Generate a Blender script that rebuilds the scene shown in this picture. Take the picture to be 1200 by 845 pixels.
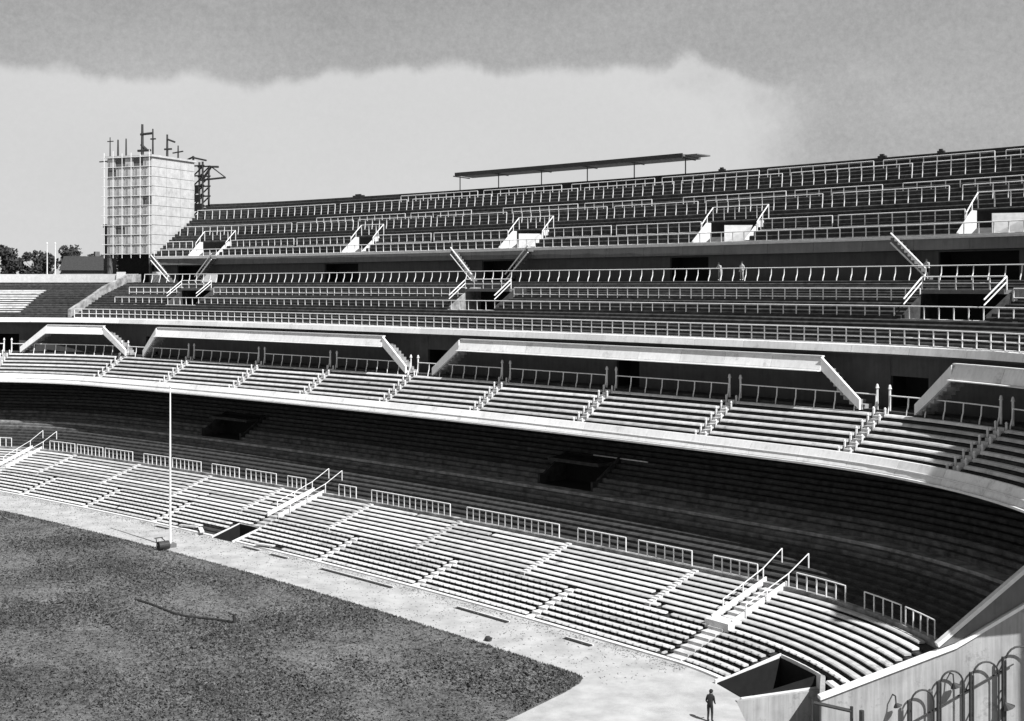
import bpy, bmesh, math, random
from math import sin, cos, radians, pi, hypot, atan2, ceil
from mathutils import Vector, Matrix
random.seed(7)
sc = bpy.context.scene
for o in list(bpy.data.objects): bpy.data.objects.remove(o)
COL = sc.collection

# ------------------------------------------------------------------ camera, sky, sun, exposure
cam = bpy.data.objects.new('camera', bpy.data.cameras.new('camera')); COL.objects.link(cam)
cam.location = (0, 0, 24); cam.rotation_euler = (radians(90), 0, 0)
cam.data.sensor_width = 36; cam.data.lens = 45.0            # horizontal field of about 43.6 degrees
cam.data.shift_y = -0.0729; cam.data.clip_start = 0.5; cam.data.clip_end = 6000
sc.camera = cam
SUN_AZ, SUN_EL = radians(-48), radians(50)                  # measured from +X, counter-clockwise
sd = Vector((cos(SUN_AZ)*cos(SUN_EL), sin(SUN_AZ)*cos(SUN_EL), sin(SUN_EL)))
sun = bpy.data.objects.new('sun', bpy.data.lights.new('sun', 'SUN')); COL.objects.link(sun)
sun.data.energy = 4.6; sun.data.angle = radians(0.5); sun.data.color = (1, 1, 1)
sun.rotation_euler = sd.to_track_quat('Z', 'Y').to_euler(); sun.location = (0, 0, 120)
sc.view_settings.view_transform = 'Standard'; sc.view_settings.look = 'None'
sc.view_settings.gamma = 1; sc.view_settings.use_curve_mapping = False
sc.view_settings.exposure = 1.0

def build_world():
    w = bpy.data.worlds.new('World'); sc.world = w; w.use_nodes = True
    nt = w.node_tree; nt.nodes.clear(); N = nt.nodes.new; K = nt.links.new
    def mth(op, a, b=None, c=None, clamp=False):
        n = N('ShaderNodeMath'); n.operation = op; n.use_clamp = clamp
        for i, v in enumerate((a, b, c)):
            if v is None: continue
            if isinstance(v, (int, float)): n.inputs[i].default_value = v
            else: K(v, n.inputs[i])
        return n.outputs[0]
    sky = N('ShaderNodeTexSky'); sky.sky_type = 'NISHITA'; sky.sun_disc = False
    sky.sun_elevation = SUN_EL; sky.sun_rotation = pi/2 - SUN_AZ
    bw = N('ShaderNodeRGBToBW'); K(sky.outputs[0], bw.inputs[0])     # black-and-white film
    tc = N('ShaderNodeTexCoord'); sx = N('ShaderNodeSeparateXYZ'); K(tc.outputs['Generated'], sx.inputs[0])
    hyp = mth('SQRT', mth('ADD', mth('MULTIPLY', sx.outputs[0], sx.outputs[0]), mth('MULTIPLY', sx.outputs[1], sx.outputs[1])))
    el = mth('DIVIDE', sx.outputs[2], mth('MAXIMUM', hyp, 0.001))
    def noise(scale, det, loc, rough=.5, zs=1.0):
        m = N('ShaderNodeMapping'); m.inputs['Location'].default_value = loc
        m.inputs['Scale'].default_value = (1, 1, zs); K(tc.outputs['Generated'], m.inputs[0])
        n = N('ShaderNodeTexNoise'); n.inputs['Scale'].default_value = scale; n.inputs['Detail'].default_value = det
        n.inputs['Roughness'].default_value = rough; K(m.outputs[0], n.inputs['Vector']); return n.outputs[0]
    az = mth('ARCTAN2', sx.outputs[0], sx.outputs[1])
    low = noise(7, 2, (.35, .2, .9), .5, .3)
    mid = noise(24, 5, (1.3, 4.2, .4), .6, .8)
    bank = N('ShaderNodeMapRange'); bank.interpolation_type = 'SMOOTHSTEP'       # long cloud banks round the horizon
    K(mth('ADD', mth('COSINE', mth('MULTIPLY', mth('ADD', az, .22), 3)), mth('ADD', mth('MULTIPLY_ADD', noise(9, 5, (3, 1, 2), .6), .9, -.45), mth('MULTIPLY_ADD', mid, .3, -.15))), bank.inputs[0])
    bank.inputs[1].default_value = .05; bank.inputs[2].default_value = .5
    edge = mth('ADD', .155, mth('ADD', mth('MULTIPLY_ADD', low, .10, -.04), mth('MULTIPLY_ADD', mid, .03, -.015)))
    mr0 = N('ShaderNodeMapRange'); mr0.interpolation_type = 'SMOOTHSTEP'
    K(mth('SUBTRACT', edge, el), mr0.inputs[0]); mr0.inputs[1].default_value = -.004; mr0.inputs[2].default_value = .009
    mr = N('ShaderNodeMath'); mr.operation = 'MULTIPLY'; K(mr0.outputs[0], mr.inputs[0]); K(bank.outputs[0], mr.inputs[1])
    fine = noise(220, 3, (2, 1, 5), .8)
    veil = mth('MULTIPLY', noise(5, 4, (6, 1, 3), .6, 2.5), 1.0)
    clear = mth('MULTIPLY_ADD', bw.outputs[0], .52, mth('MULTIPLY_ADD', veil, 1.6, mth('MULTIPLY_ADD', fine, 1.8, .1)))
    cloud = mth('MULTIPLY_ADD', fine, .5, mth('MULTIPLY_ADD', veil, .6, 5.7))
    mx = N('ShaderNodeMix'); mx.data_type = 'FLOAT'
    K(mr.outputs[0], mx.inputs[0]); K(clear, mx.inputs[2]); K(cloud, mx.inputs[3])
    bg = N('ShaderNodeBackground'); bg.inputs[1].default_value = 0.0536
    K(mx.outputs[0], bg.inputs[0]); out = N('ShaderNodeOutputWorld'); K(bg.outputs[0], out.inputs[0])
build_world()

# ------------------------------------------------------------------ the bowl's plan: a long shallow arc with a tight corner at each end
hA, hB, RS, RC = radians(38), radians(49.5), 498., 20.
Bp = (10., 82.)
L = RS*(hB-hA)
CS = (Bp[0]-RS*sin(hB), Bp[1]-RS*cos(hB))
CN = (Bp[0]-RC*sin(hB), Bp[1]-RC*cos(hB))
Ap = (CS[0]+RS*sin(hA), CS[1]+RS*cos(hA))
CF = (Ap[0]-RC*sin(hA), Ap[1]-RC*cos(hA))
def head(u):
    if u < 0: return hA+u/RC, CF, RC
    if u > L: return hB+(u-L)/RC, CN, RC
    return hA+u/RS, CS, RS
def P(u, s):
    h, c, r = head(u); return (c[0]+(r+s)*sin(h), c[1]+(r+s)*cos(h))
def P3(u, s, z): x, y = P(u, s); return Vector((x, y, z))
def stretch(u, s):
    return (RC+s)/RC if (u < 0 or u > L) else (RS+s)/RS
def du(u, s, d):                                             # the u that lies d metres further along at offset s
    n = max(1, int(abs(d)/.2)); st = d/n
    for _ in range(n): u += st/stretch(u, s)
    return u
def samples(u0, u1, fine=None):
    us = [u0]
    u = u0
    while u < u1-1e-6:
        st = fine or (1.1 if (u < -1e-9 or u >= L-1e-9) else 5.5)
        nx = u+st
        for b in (0., L):
            if u < b-1e-6 < nx: nx = min(nx, b)
        u = min(nx, u1); us.append(u)
    if len(us) > 2 and us[-1]-us[-2] < .05: us.pop(-2)
    return us
def along(u0, u1, s, d):                                     # evenly spaced u positions, ends included
    tot = 0; us = samples(u0, u1, .1)
    acc = [0]
    for a, b in zip(us, us[1:]): tot += (b-a)*stretch((a+b)/2, s); acc.append(tot)
    n = max(1, round(tot/d)); out = []; j = 0
    for i in range(n+1):
        t = tot*i/n
        while j < len(acc)-2 and acc[j+1] < t: j += 1
        f = (t-acc[j])/max(1e-6, acc[j+1]-acc[j]); out.append(us[j]+f*(us[j+1]-us[j]))
    return out
def split(u0, u1, gaps):
    out = []; a = u0
    for g0, g1 in sorted(gaps):
        if g1 <= a or g0 >= u1: continue
        if g0 > a+.05: out.append((a, g0))
        a = max(a, g1)
    if u1 > a+.05: out.append((a, u1))
    return out

# ------------------------------------------------------------------ materials (all neutral: the film is black and white)
def mat(name, lo, hi, scale=1.5, detail=6, rough=.85, bump=.0, bscale=20, streak=0., spots=0., spec=.25, contrast=.25, vary=0.):
    m = bpy.data.materials.new(name); m.use_nodes = True
    nt = m.node_tree; b = nt.nodes['Principled BSDF']; N = nt.nodes.new; K = nt.links.new
    b.inputs['Roughness'].default_value = rough; b.inputs['Specular IOR Level'].default_value = spec
    tc = N('ShaderNodeNewGeometry')
    def noise(sc_, det, vec=(1, 1, 1), rg=.6):
        mp = N('ShaderNodeMapping'); mp.inputs['Scale'].default_value = vec; K(tc.outputs['Position'], mp.inputs[0])
        n = N('ShaderNodeTexNoise'); n.inputs['Scale'].default_value = sc_; n.inputs['Detail'].default_value = det
        n.inputs['Roughness'].default_value = rg; K(mp.outputs[0], n.inputs['Vector']); return n.outputs[0]
    f = noise(scale, detail)
    if streak:
        s = noise(1.0, 5, (3.2, 3.2, .16), .7)
        a = N('ShaderNodeMix'); a.data_type = 'FLOAT'; a.inputs[0].default_value = streak; K(f, a.inputs[2]); K(s, a.inputs[3]); f = a.outputs[0]
    r = N('ShaderNodeMapRange'); r.inputs[1].default_value = .5-contrast; r.inputs[2].default_value = .5+contrast
    r.inputs[3].default_value = lo; r.inputs[4].default_value = hi; K(f, r.inputs[0]); col = r.outputs[0]
    if spots:
        s = noise(.7, 8, (1, 1, 1), .75)
        q = N('ShaderNodeMapRange'); q.inputs[1].default_value = .56; q.inputs[2].default_value = .68; q.inputs[3].default_value = 1; q.inputs[4].default_value = 1-spots; K(s, q.inputs[0])
        mu = N('ShaderNodeMath'); mu.operation = 'MULTIPLY'; K(col, mu.inputs[0]); K(q.outputs[0], mu.inputs[1]); col = mu.outputs[0]
    if vary:
        oi = N('ShaderNodeObjectInfo'); q = N('ShaderNodeMapRange'); q.inputs[3].default_value = 1-vary; q.inputs[4].default_value = 1+vary*.6; K(oi.outputs['Random'], q.inputs[0])
        mu = N('ShaderNodeMath'); mu.operation = 'MULTIPLY'; K(col, mu.inputs[0]); K(q.outputs[0], mu.inputs[1]); col = mu.outputs[0]
    K(col, b.inputs['Base Color'])
    if bump:
        bn = N('ShaderNodeBump'); bn.inputs['Strength'].default_value = bump; bn.inputs['Distance'].default_value = .05
        K(noise(bscale, 4), bn.inputs['Height']); K(bn.outputs[0], b.inputs['Normal'])
    return m
M = dict(
    white=mat('white_paint', 0.449, 0.612, 2.5, 6, .7, spots=.15),
    bench=mat('whitewashed_bench', 0.336, 0.552, 1.6, 9, .75, spots=.5, contrast=.2, vary=.3),
    rail=mat('white_pipe_paint', 0.527, 0.697, 3, 3, .5),
    lip=mat('whitewashed_parapet', 0.515, 0.718, .9, 7, .8, streak=.65, spots=.3, vary=.12, contrast=.22),
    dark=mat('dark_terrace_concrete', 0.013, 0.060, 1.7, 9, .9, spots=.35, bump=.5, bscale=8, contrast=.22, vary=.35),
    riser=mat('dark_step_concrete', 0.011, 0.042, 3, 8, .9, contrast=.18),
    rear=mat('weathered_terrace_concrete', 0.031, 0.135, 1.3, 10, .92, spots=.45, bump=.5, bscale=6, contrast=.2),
    aisle=mat('pale_worn_concrete', 0.097, 0.356, 1.1, 9, .9, spots=.45, contrast=.18),
    grey=mat('grey_concrete', 0.078, 0.156, .8, 8, .88, streak=.5, spots=.2),
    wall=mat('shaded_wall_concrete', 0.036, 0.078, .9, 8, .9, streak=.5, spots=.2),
    black=mat('shade_black', 0.006, 0.011, 2, 3, .95),  # near-black stands for the shade inside openings and pits
    sand=mat('pale_sand', 0.216, 0.372, .5, 10, .95, bump=.5, bscale=9, contrast=.22, spots=.14),
    ramp=mat('stained_render', 0.144, 0.360, .7, 9, .9, streak=.6, spots=.5, contrast=.2),
    metal=mat('dark_iron', 0.012, 0.032, 4, 4, .6, spec=.4),
    panel=mat('scaffold_panel', 0.275, 0.502, 1.2, 7, .85, spots=.25, streak=.3),
    core=mat('dark_joint', 0.073, 0.130, 2, 5, .9),
    skin=mat('skin', 0.168, 0.204, 6, 2, .6), cloth=mat('dark_cloth', 0.009, 0.021, 5, 4, .9), shirt=mat('pale_cloth', 0.300, 0.390, 5, 4, .9),
    leaf=mat('dark_foliage', 0.012, 0.045, .8, 4, .8), bark=mat('bark', 0.018, 0.042, 4, 5, .95),
    coarse=mat('coarse_grass', .018, .07, 2, 4, .9),
    earth=mat('dry_earth', 0.096, 0.180, .05, 8, .95),
)
def turf_material():
    m = bpy.data.materials.new('mown_turf'); m.use_nodes = True
    nt = m.node_tree; b = nt.nodes['Principled BSDF']; N = nt.nodes.new; K = nt.links.new
    b.inputs['Roughness'].default_value = .95; b.inputs['Specular IOR Level'].default_value = .1
    g = N('ShaderNodeNewGeometry')
    def nz(s, d, r=.6, dist=0.):
        n = N('ShaderNodeTexNoise'); n.inputs['Scale'].default_value = s; n.inputs['Detail'].default_value = d
        n.inputs['Roughness'].default_value = r; n.inputs['Distortion'].default_value = dist
        K(g.outputs['Position'], n.inputs['Vector']); return n.outputs[0]
    def ad(a, b_, k):
        n = N('ShaderNodeMath'); n.operation = 'MULTIPLY_ADD'; K(a, n.inputs[0]); n.inputs[1].default_value = k
        if isinstance(b_, float): n.inputs[2].default_value = b_
        else: K(b_, n.inputs[2])
        return n.outputs[0]
    v = ad(nz(.12, 5, .6, .5), ad(nz(.55, 6, .7), ad(nz(2.0, 6, .85), 0., .58), .26), .28)
    r = N('ShaderNodeMapRange'); r.inputs[1].default_value = .42; r.inputs[2].default_value = .70
    r.inputs[3].default_value = .024; r.inputs[4].default_value = .17; K(v, r.inputs[0]); K(r.outputs[0], b.inputs['Base Color'])
    bn = N('ShaderNodeBump'); bn.inputs['Strength'].default_value = .9; bn.inputs['Distance'].default_value = .12
    K(nz(3.5, 6, .75), bn.inputs['Height']); K(bn.outputs[0], b.inputs['Normal'])
    return m
M['turf'] = turf_material()

# ------------------------------------------------------------------ object helpers
def thing(name, label, cat, loc=(0, 0, 0), group=None):
    o = bpy.data.objects.new(name, None); COL.objects.link(o); o.location = loc
    o.empty_display_size = .3; tag(o, label, cat, group); return o
def tag(o, label, cat, group=None):
    o['label'] = label; o['category'] = cat
    if group: o['group'] = group
    return o
def mesh(name, verts, faces):
    me = bpy.data.meshes.new(name); me.from_pydata([tuple(v) for v in verts], [], faces); me.update()
    return me
def fixn(me):
    bm = bmesh.new(); bm.from_mesh(me); bmesh.ops.recalc_face_normals(bm, faces=bm.faces); bm.to_mesh(me); bm.free(); return me
WL = {}
def wloc(o):
    v = Vector(o.location)
    while o.parent: o = o.parent; v = v+Vector(o.location)
    return v
def link(name, me, m, parent=None, loc=None, rotz=0.):
    """loc None: mesh is in world coordinates"""
    o = bpy.data.objects.new(name, me); COL.objects.link(o)
    if m and not me.materials: me.materials.append(M[m] if isinstance(m, str) else m)
    base = Vector((0, 0, 0)) if loc is None else Vector(loc)
    if parent: o.parent = parent; base = base-wloc(parent)
    o.location = base
    if rotz: o.rotation_euler = (0, 0, rotz)
    return o
def sweep_data(prof, u0, u1, fine=None, wob=None):
    us = samples(u0, u1, fine); n = len(prof); V = []; Fc = []
    for k, u in enumerate(us):
        for i, (s, z) in enumerate(prof):
            if wob: s, z = wob(k, i, s, z)
            x, y = P(u, s); V.append((x, y, z))
    for k in range(len(us)-1):
        for i in range(n):
            j = (i+1) % n; Fc.append((k*n+i, k*n+j, (k+1)*n+j, (k+1)*n+i))
    Fc.append(tuple(range(n-1, -1, -1))); Fc.append(tuple(range((len(us)-1)*n, len(us)*n)))
    return V, Fc
def sweep(name, prof, u0, u1, m, parent=None, fine=None, wob=None):
    V, Fc = sweep_data(prof, u0, u1, fine, wob)
    return link(name, fixn(mesh(name, V, Fc)), m, parent)
def bays(name, prof, u0, u1, m, parent, d, gap=.035):
    us = along(u0, u1, prof[0][0], d)
    for a, b in zip(us, us[1:]): sweep(name, prof, a+gap/stretch(a, prof[0][0]), b, m, parent)
def rect(s0, s1, z0, z1): return [(s0, z0), (s1, z0), (s1, z1), (s0, z1)]
def step(s0, s1, z0, z1, c=.09): return [(s0, z0), (s1, z0), (s1, z1), (s0+c, z1), (s0, z1-c)]
def hexp(s, z, r): return [(s+r*cos(pi*i/3+pi/6), z+r*sin(pi*i/3+pi/6)) for i in range(6)]
def merge(parts):
    V = []; Fc = []
    for v, f in parts:
        o = len(V); V += v; Fc += [tuple(i+o for i in t) for t in f]
    return V, Fc
def tube_data(pts, r, n=6, r1=None, closed=False):
    pts = [Vector(p) for p in pts]; V = []; Fc = []; m = len(pts)
    for k, p in enumerate(pts):
        d = (pts[min(k+1, m-1)]-pts[max(k-1, 0)]).normalized()
        a = d.cross(Vector((0, 0, 1)))
        if a.length < .05: a = d.cross(Vector((1, 0, 0)))
        a.normalize(); b = d.cross(a); rr = r if r1 is None else r+(r1-r)*k/(m-1)
        for i in range(n): V.append(tuple(p+a*rr*cos(2*pi*i/n)+b*rr*sin(2*pi*i/n)))
    for k in range(m-1):
        for i in range(n): j = (i+1) % n; Fc.append((k*n+i, k*n+j, (k+1)*n+j, (k+1)*n+i))
    Fc.append(tuple(range(n))); Fc.append(tuple(range((m-1)*n, m*n)))
    return V, Fc
def tube(name, pts, r, m, parent=None, n=6, r1=None, loc=None):
    return link(name, fixn(mesh(name, *tube_data(pts, r, n, r1))), m, parent, loc)
def box_data(x0, x1, y0, y1, z0, z1):
    V = [(x, y, z) for z in (z0, z1) for y in (y0, y1) for x in (x0, x1)]
    return V, [(0, 2, 3, 1), (4, 5, 7, 6), (0, 1, 5, 4), (2, 6, 7, 3), (0, 4, 6, 2), (1, 3, 7, 5)]
def box(name, x0, x1, y0, y1, z0, z1, m, parent=None, loc=None, rotz=0.):
    return link(name, fixn(mesh(name, *box_data(x0, x1, y0, y1, z0, z1))), m, parent, loc, rotz)
def radial(name, poly, u, t, m, parent=None, off=0.):
    """polygon of (s, z) standing in the radial plane at u, t metres thick along the tangent"""
    h = head(u)[0]; tv = Vector((cos(h), -sin(h), 0)); n = len(poly)
    V = [P3(u, s, z)+tv*(off+k*t) for k in (0, 1) for s, z in poly]
    Fc = [tuple(range(n)), tuple(range(2*n-1, n-1, -1))]+[(i, (i+1) % n, n+(i+1) % n, n+i) for i in range(n)]
    return link(name, fixn(mesh(name, V, Fc)), m, parent)
def post_mesh(hgt, r=.05, crank=0.):
    if crank: pts = [(0, -crank, 0), (0, -crank*.8, hgt*.22), (0, -crank*.25, hgt*.5), (0, 0, hgt)]
    else: pts = [(0, 0, 0), (0, 0, hgt)]
    return fixn(mesh('post', *tube_data(pts, r)))
PM = {}
def post(parent, u, s, z, hgt, r=.05, crank=0., m='rail', name='post'):
    k = (hgt, r, crank, m, name)
    if k not in PM: PM[k] = post_mesh(hgt, r, crank)
    h = head(u)[0]
    return link(name, PM[k], m, parent, P3(u, s, z), -h)
def railing(label, s, z, u0, u1, spacing, hgt=1.05, bars=(1.0,), r=.05, crank=0., group=None, name='railing', rr=None, skip=()):
    t = thing(name, label, 'railing', P3((u0+u1)/2, s, z), group)
    for g in along(u0, u1, s, spacing):
        if not any(a < g < b for a, b in skip): post(t, g, s, z, hgt*random.choice((.985, 1, 1.0)), r, crank)
    for i, f in enumerate(bars):
        sweep('top_rail' if i == 0 else 'lower_rail', hexp(s, z+hgt*f, rr or r*.95), u0, u1, 'rail', t, fine=None)
    return t

# ------------------------------------------------------------------ the setting
UCUT = L+12.0                                               # where the lower tier stops above the ramp
UN, UF = L+14.5, -19.0
UX = L+15.0                                                 # lower tiers run on over the ramp                                      # how far the tiers are built round the corners
W0, W1, W2, W3 = [P(L+8.9, -1.2), P(L+8.9, 4.2), P(UCUT, 2.5), P(UCUT, 26)]
ramp_loop = [W0, W1, W2, W3, (W3[0], 40.), (12.2, 40.)]
pit_corner = [P(L+5.4, -.6), P(L+5.4, 4.1), P(L+8.6, 4.1), P(L+8.6, -.6)]
pit_mid = [P(44.4, -.2), P(44.4, 2.85), P(47.6, 2.85), P(47.6, -.2)]
bm = bmesh.new()
for lp in ([(-2500, -900), (2500, -900), (2500, 4000), (-2500, 4000)], ramp_loop, pit_corner, pit_mid):
    vs = [bm.verts.new((x, y, 0)) for x, y in lp]
    for a, b in zip(vs, vs[1:]+vs[:1]): bm.edges.new((a, b))
bmesh.ops.triangle_fill(bm, edges=list(bm.edges), use_beauty=True)
for f in bm.faces:
    if f.normal.z < 0: f.normal_flip()
me = bpy.data.meshes.new('ground'); bm.to_mesh(me); bm.free()
ground = link('ground', me, 'sand'); ground['kind'] = 'structure'

edge = [P(u, -6.7) for u in samples(-6, L-3.2, 3)]
c0 = edge[-1]
edge += [(c0[0]+1.0, c0[1]-1.15), (c0[0]+1.35, c0[1]-1.9), (c0[0]+1.2, c0[1]-2.7), (c0[0]+.2, c0[1]-4.6), (c0[0]-2.5, c0[1]-8.5), (c0[0]-42, c0[1]-62), (-130, 75)]
V = [(x, y, .07) for x, y in edge]+[(x, y, .0) for x, y in edge]; n = len(edge)
pitch = link('pitch', fixn(mesh('pitch', V, [tuple(range(n))]+[(i, (i+1) % n, n+(i+1) % n, n+i) for i in range(n)])), 'turf'); pitch['kind'] = 'structure'
# ragged uncut grass along the pitch edge
V = []; Fc = []
for i in range(5200):
    t = random.random(); k = min(int(t*(n-4)), n-4); a, b = edge[k], edge[k+1]; f = random.random()
    x = a[0]+(b[0]-a[0])*f; y = a[1]+(b[1]-a[1])*f
    g = abs(random.gauss(0, .16)); x += -g*.7+random.uniform(-.05, .12); y += -g*.7+random.uniform(-.05, .1)
    an = random.uniform(0, 2*pi); w = random.uniform(.04, .1); hh = random.uniform(.05, .16); o = len(V)
    V += [(x-w*cos(an), y-w*sin(an), .05), (x+w*cos(an), y+w*sin(an), .05), (x+random.uniform(-.08, .08), y+random.uniform(-.08, .08), .07+hh)]; Fc.append((o, o+1, o+2))
g = link('grass_fringe', mesh('grass_fringe', V, Fc), 'turf'); g['kind'] = 'stuff'; g['label'] = 'ragged dark grass along the edge of the pitch'; g['category'] = 'grass'

def scatter(name, n, pick, size, hgt, m, z, label, cat):
    V = []; Fc = []
    for _ in range(n):
        x, y = pick(); an = random.uniform(0, 2*pi); w = random.uniform(*size); hh = random.uniform(*hgt); o = len(V)
        ca, sa = w*cos(an), w*sin(an); lx, ly = random.uniform(-.1, .1), random.uniform(-.1, .1)
        V += [(x-ca, y-sa, z), (x+ca, y+sa, z), (x+lx, y+ly, z+hh)]; Fc.append((o, o+1, o+2))
    g = link(name, mesh(name, V, Fc), m); g['kind'] = 'stuff'; g['label'] = label; g['category'] = cat
def in_pitch(x, y):
    c = False
    for (x0, y0), (x1, y1) in zip(edge, edge[1:]+edge[:1]):
        if (y0 > y) != (y1 > y) and x < (x1-x0)*(y-y0)/(y1-y0)+x0: c = not c
    return c
def pick_turf():
    while True:
        y = 66+74*random.random()**1.15; x = random.uniform(-.42*y, 9)
        if in_pitch(x, y): return x, y
def pick_tuft():                                             # tufts come in patches
    while True:
        x, y = pick_turf(); k = sin(x*.31+1.3*sin(y*.17))+sin(y*.43+.9*sin(x*.23))+.6*sin(x*1.1+y*.7)
        if random.random() < .35+.28*k: return x, y
scatter('grass_tufts', 70000, pick_turf, (.05, .13), (.03, .1), 'turf', .066, 'short mown grass covering the pitch', 'grass')
scatter('dark_tufts', 26000, pick_tuft, (.06, .16), (.06, .16), 'coarse', .066, 'darker coarse grass in patches on the pitch', 'grass')
def pick_track():
    u = random.uniform(-4, L+2); return P(u, random.choice((random.uniform(-6.6, -.2), -.2-abs(random.gauss(0, .7)))))
scatter('track_grit', 5000, pick_track, (.03, .09), (.02, .07), 'core', .002, 'scattered grit and clods on the pale track', 'gravel')
# ramp down under the stand
V = [(x, y, -3.4) for x, y in ramp_loop]; n = len(V)
rf = link('ramp', mesh('ramp', V, [tuple(range(n-1, -1, -1))]), 'sand'); rf['kind'] = 'structure'
# low hill behind the far corner
V = []; Fc = []; G = 34
for j in range(G):
    for i in range(G):
        x = -420+i*14; y = 235+j*14
        d = ((x+128)/110)**2+((y-385)/75)**2
        V.append((x, y, 27*math.exp(-d)-.35))
for j in range(G-1):
    for i in range(G-1): a = j*G+i; Fc.append((a, a+1, a+G+1, a+G))
hl = link('hill', mesh('hill', V, Fc), 'earth'); hl['kind'] = 'structure'
for p in hl.data.polygons: p.use_smooth = True
def hill_z(x, y): return 27*math.exp(-(((x+128)/110)**2+((y-385)/75)**2))-.35

# ------------------------------------------------------------------ lower tier
low = thing('lower_grandstand', 'lowest tier beside the pitch, white benches in front, dark terrace behind', 'grandstand', P3(50, 0, 0))
N1, RUN1, RISE1 = 15, .66, .205
LOW_AISLE = [-6.2, 7.2, 20.2, 33.3, 60.0, 73.2, 86.4]
UP_AISLE = [-9.5, 2.8, 15.8, 29.2, 41.6, 55.4, 67.6, 80.7, 93.6]
BIG = [-3.6, 46.9, 100.2]
def seat_row(k): return .3+RUN1*k, .12+RISE1*k
sweep('front_wall', rect(-.05, .3, 0, .12), UF, 44.2, 'white', low); sweep('front_wall', rect(-.05, .3, 0, .12), 47.8, L+5.2, 'white', low)
for k in range(N1):
    s0, z = seat_row(k)
    u1 = L+5.1 if s0 < 4.1 else UCUT-.05
    gaps = [(44.2, 47.8)] if k < 4 else []
    for a, b in split(UF, u1, gaps):
        sweep('terrace_step', step(s0, s0+RUN1, z-.45 if k > 1 else .002*k, z), a, b, 'riser', low)
    if k in (4, 5):
        ua = L+9.15+(4.2-s0)/1.7*3.1
        sweep('terrace_step', step(s0, s0+RUN1, z-.45, z), ua, UCUT-.05, 'riser', low)
        sweep('bench', [(s0, z+.08), (s0+.1, z+.2), (s0+.46, z+.2), (s0+.46, z+.08)], ua+.1, UCUT-.3, 'bench', low)
def scallop(k, i, s, z):
    return (s+(.07 if (k % 4 == 0) else 0.), z) if i in (0, 1, 5) else (s, z)
for k in range(N1):
    s0, z = seat_row(k); half = k < 7
    ais = LOW_AISLE if half else UP_AISLE
    aw = .5 if half else .3
    gaps = [(a-aw/stretch(a, s0), a+aw/stretch(a, s0)) for a in ais]+[(b-.95/stretch(b, s0), b+.95/stretch(b, s0)) for b in BIG]
    if k < 4: gaps.append((43.9, 48.1))
    if k == 0: gaps += [(37.0, 43.9), (50.5, 54.5)]
    if k == 1: gaps += [(40.4, 43.9)]
    if not half and k in (8, 11): gaps.append((61+k, 61.25+k))
    u1 = L+5.0 if s0 < 4.1 else UCUT-.25-.17*max(0, k-6)-random.uniform(0, .25)  # upper benches stop short, bare dark steps stand for the corner shadow
    th, wd = (.105, .40) if half else (.12, .46)
    hb = z+.2
    prof = [(s0, hb-th), (s0+.015, hb-th*.55), (s0+.1, hb), (s0+wd, hb), (s0+wd, hb-th), (s0+.1, hb-th-.02)]
    for _ in range(3):
        g = random.uniform(0, L); gaps.append((g, g+random.choice((.06, .08, .5))))
    for a, b in split(UF, u1, gaps):
        if half and b-a > 1: sweep('bench', prof, a, b, 'bench', low, fine=.17 if b <= L+.01 else .15, wob=scallop)
        else: sweep('bench', prof, a, b, 'bench', low)
# narrow aisles: a flight of small steps between the bench blocks
def aisle(parent, u, k0, k1, rowf, run, hw, m, sub=2, lift=.1, riser=.6):
    D = []
    for k in range(k0, k1):
        s0, z = rowf(k); z1 = rowf(k+1)[1]
        for q in range(sub):
            zz = z+lift+(z1-z)*q/sub
            V, Fc = box_data(-hw, hw, s0-.05+run*q/sub, s0-.05+run*(q+1)/sub, z-.3, zz)
            h = head(u)[0]; nv = Vector((sin(h), cos(h), 0)); tv = Vector((cos(h), -sin(h), 0)); o = P3(u, 0, 0)
            D.append(([tuple(o+tv*v[0]+nv*v[1]+Vector((0, 0, v[2]))) for v in V], Fc))
    return link('aisle_stair', fixn(mesh('aisle_stair', *merge(D))), m, parent)
for a in LOW_AISLE: aisle(low, a, 0, 7, seat_row, RUN1, .42, 'white', 1, .04)
for a in UP_AISLE: aisle(low, a, 7, 15, seat_row, RUN1, .24, 'bench', 2, .17)
for b in BIG:
    k0 = 4 if b == 46.9 else 0
    aisle(low, b, k0, 15, seat_row, RUN1, .62, 'bench', 1, .1)
    hb = head(b)[0]
    for sgn in (-1, 1):                                      # sloping kerb walls either side of the upper flight
        radial('stair_kerb', [(4.9, 1.55), (10.6, 3.3), (10.6, 3.72), (4.9, 1.97)], b, .12, 'white', low, off=sgn*.88-.08)
sweep('stair_landing', rect(4.3, 5.6, 1.2, 1.86), 100.2-.9, 100.2+.9, 'white', low)
# rear standing terrace, all under the tier above
LOWVOM = [(17.6, 25.1), (70.0, 76.6)]
sweep('rail_walk', rect(10.2, 10.62, 2.6, 3.42), UF, UCUT-.05, 'aisle', low)
for k in range(9):
    s0 = 10.62+.6*k; z = 3.5+.295*k
    sweep('terrace_step', step(s0, s0+.6, z-.6, z), UF, UCUT-.05, 'dark' if k < 7 else 'rear', low)  # front rows darkened where the tier's own shadow falls short
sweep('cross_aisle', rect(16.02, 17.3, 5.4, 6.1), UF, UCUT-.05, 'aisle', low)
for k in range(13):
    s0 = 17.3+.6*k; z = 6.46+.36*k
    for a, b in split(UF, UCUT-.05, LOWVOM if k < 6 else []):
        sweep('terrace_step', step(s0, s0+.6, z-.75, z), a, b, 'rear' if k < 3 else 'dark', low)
sweep('rear_wall', rect(25.1, 25.4, 0, 14.2), UF, UCUT-.05, 'wall', low)
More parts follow.
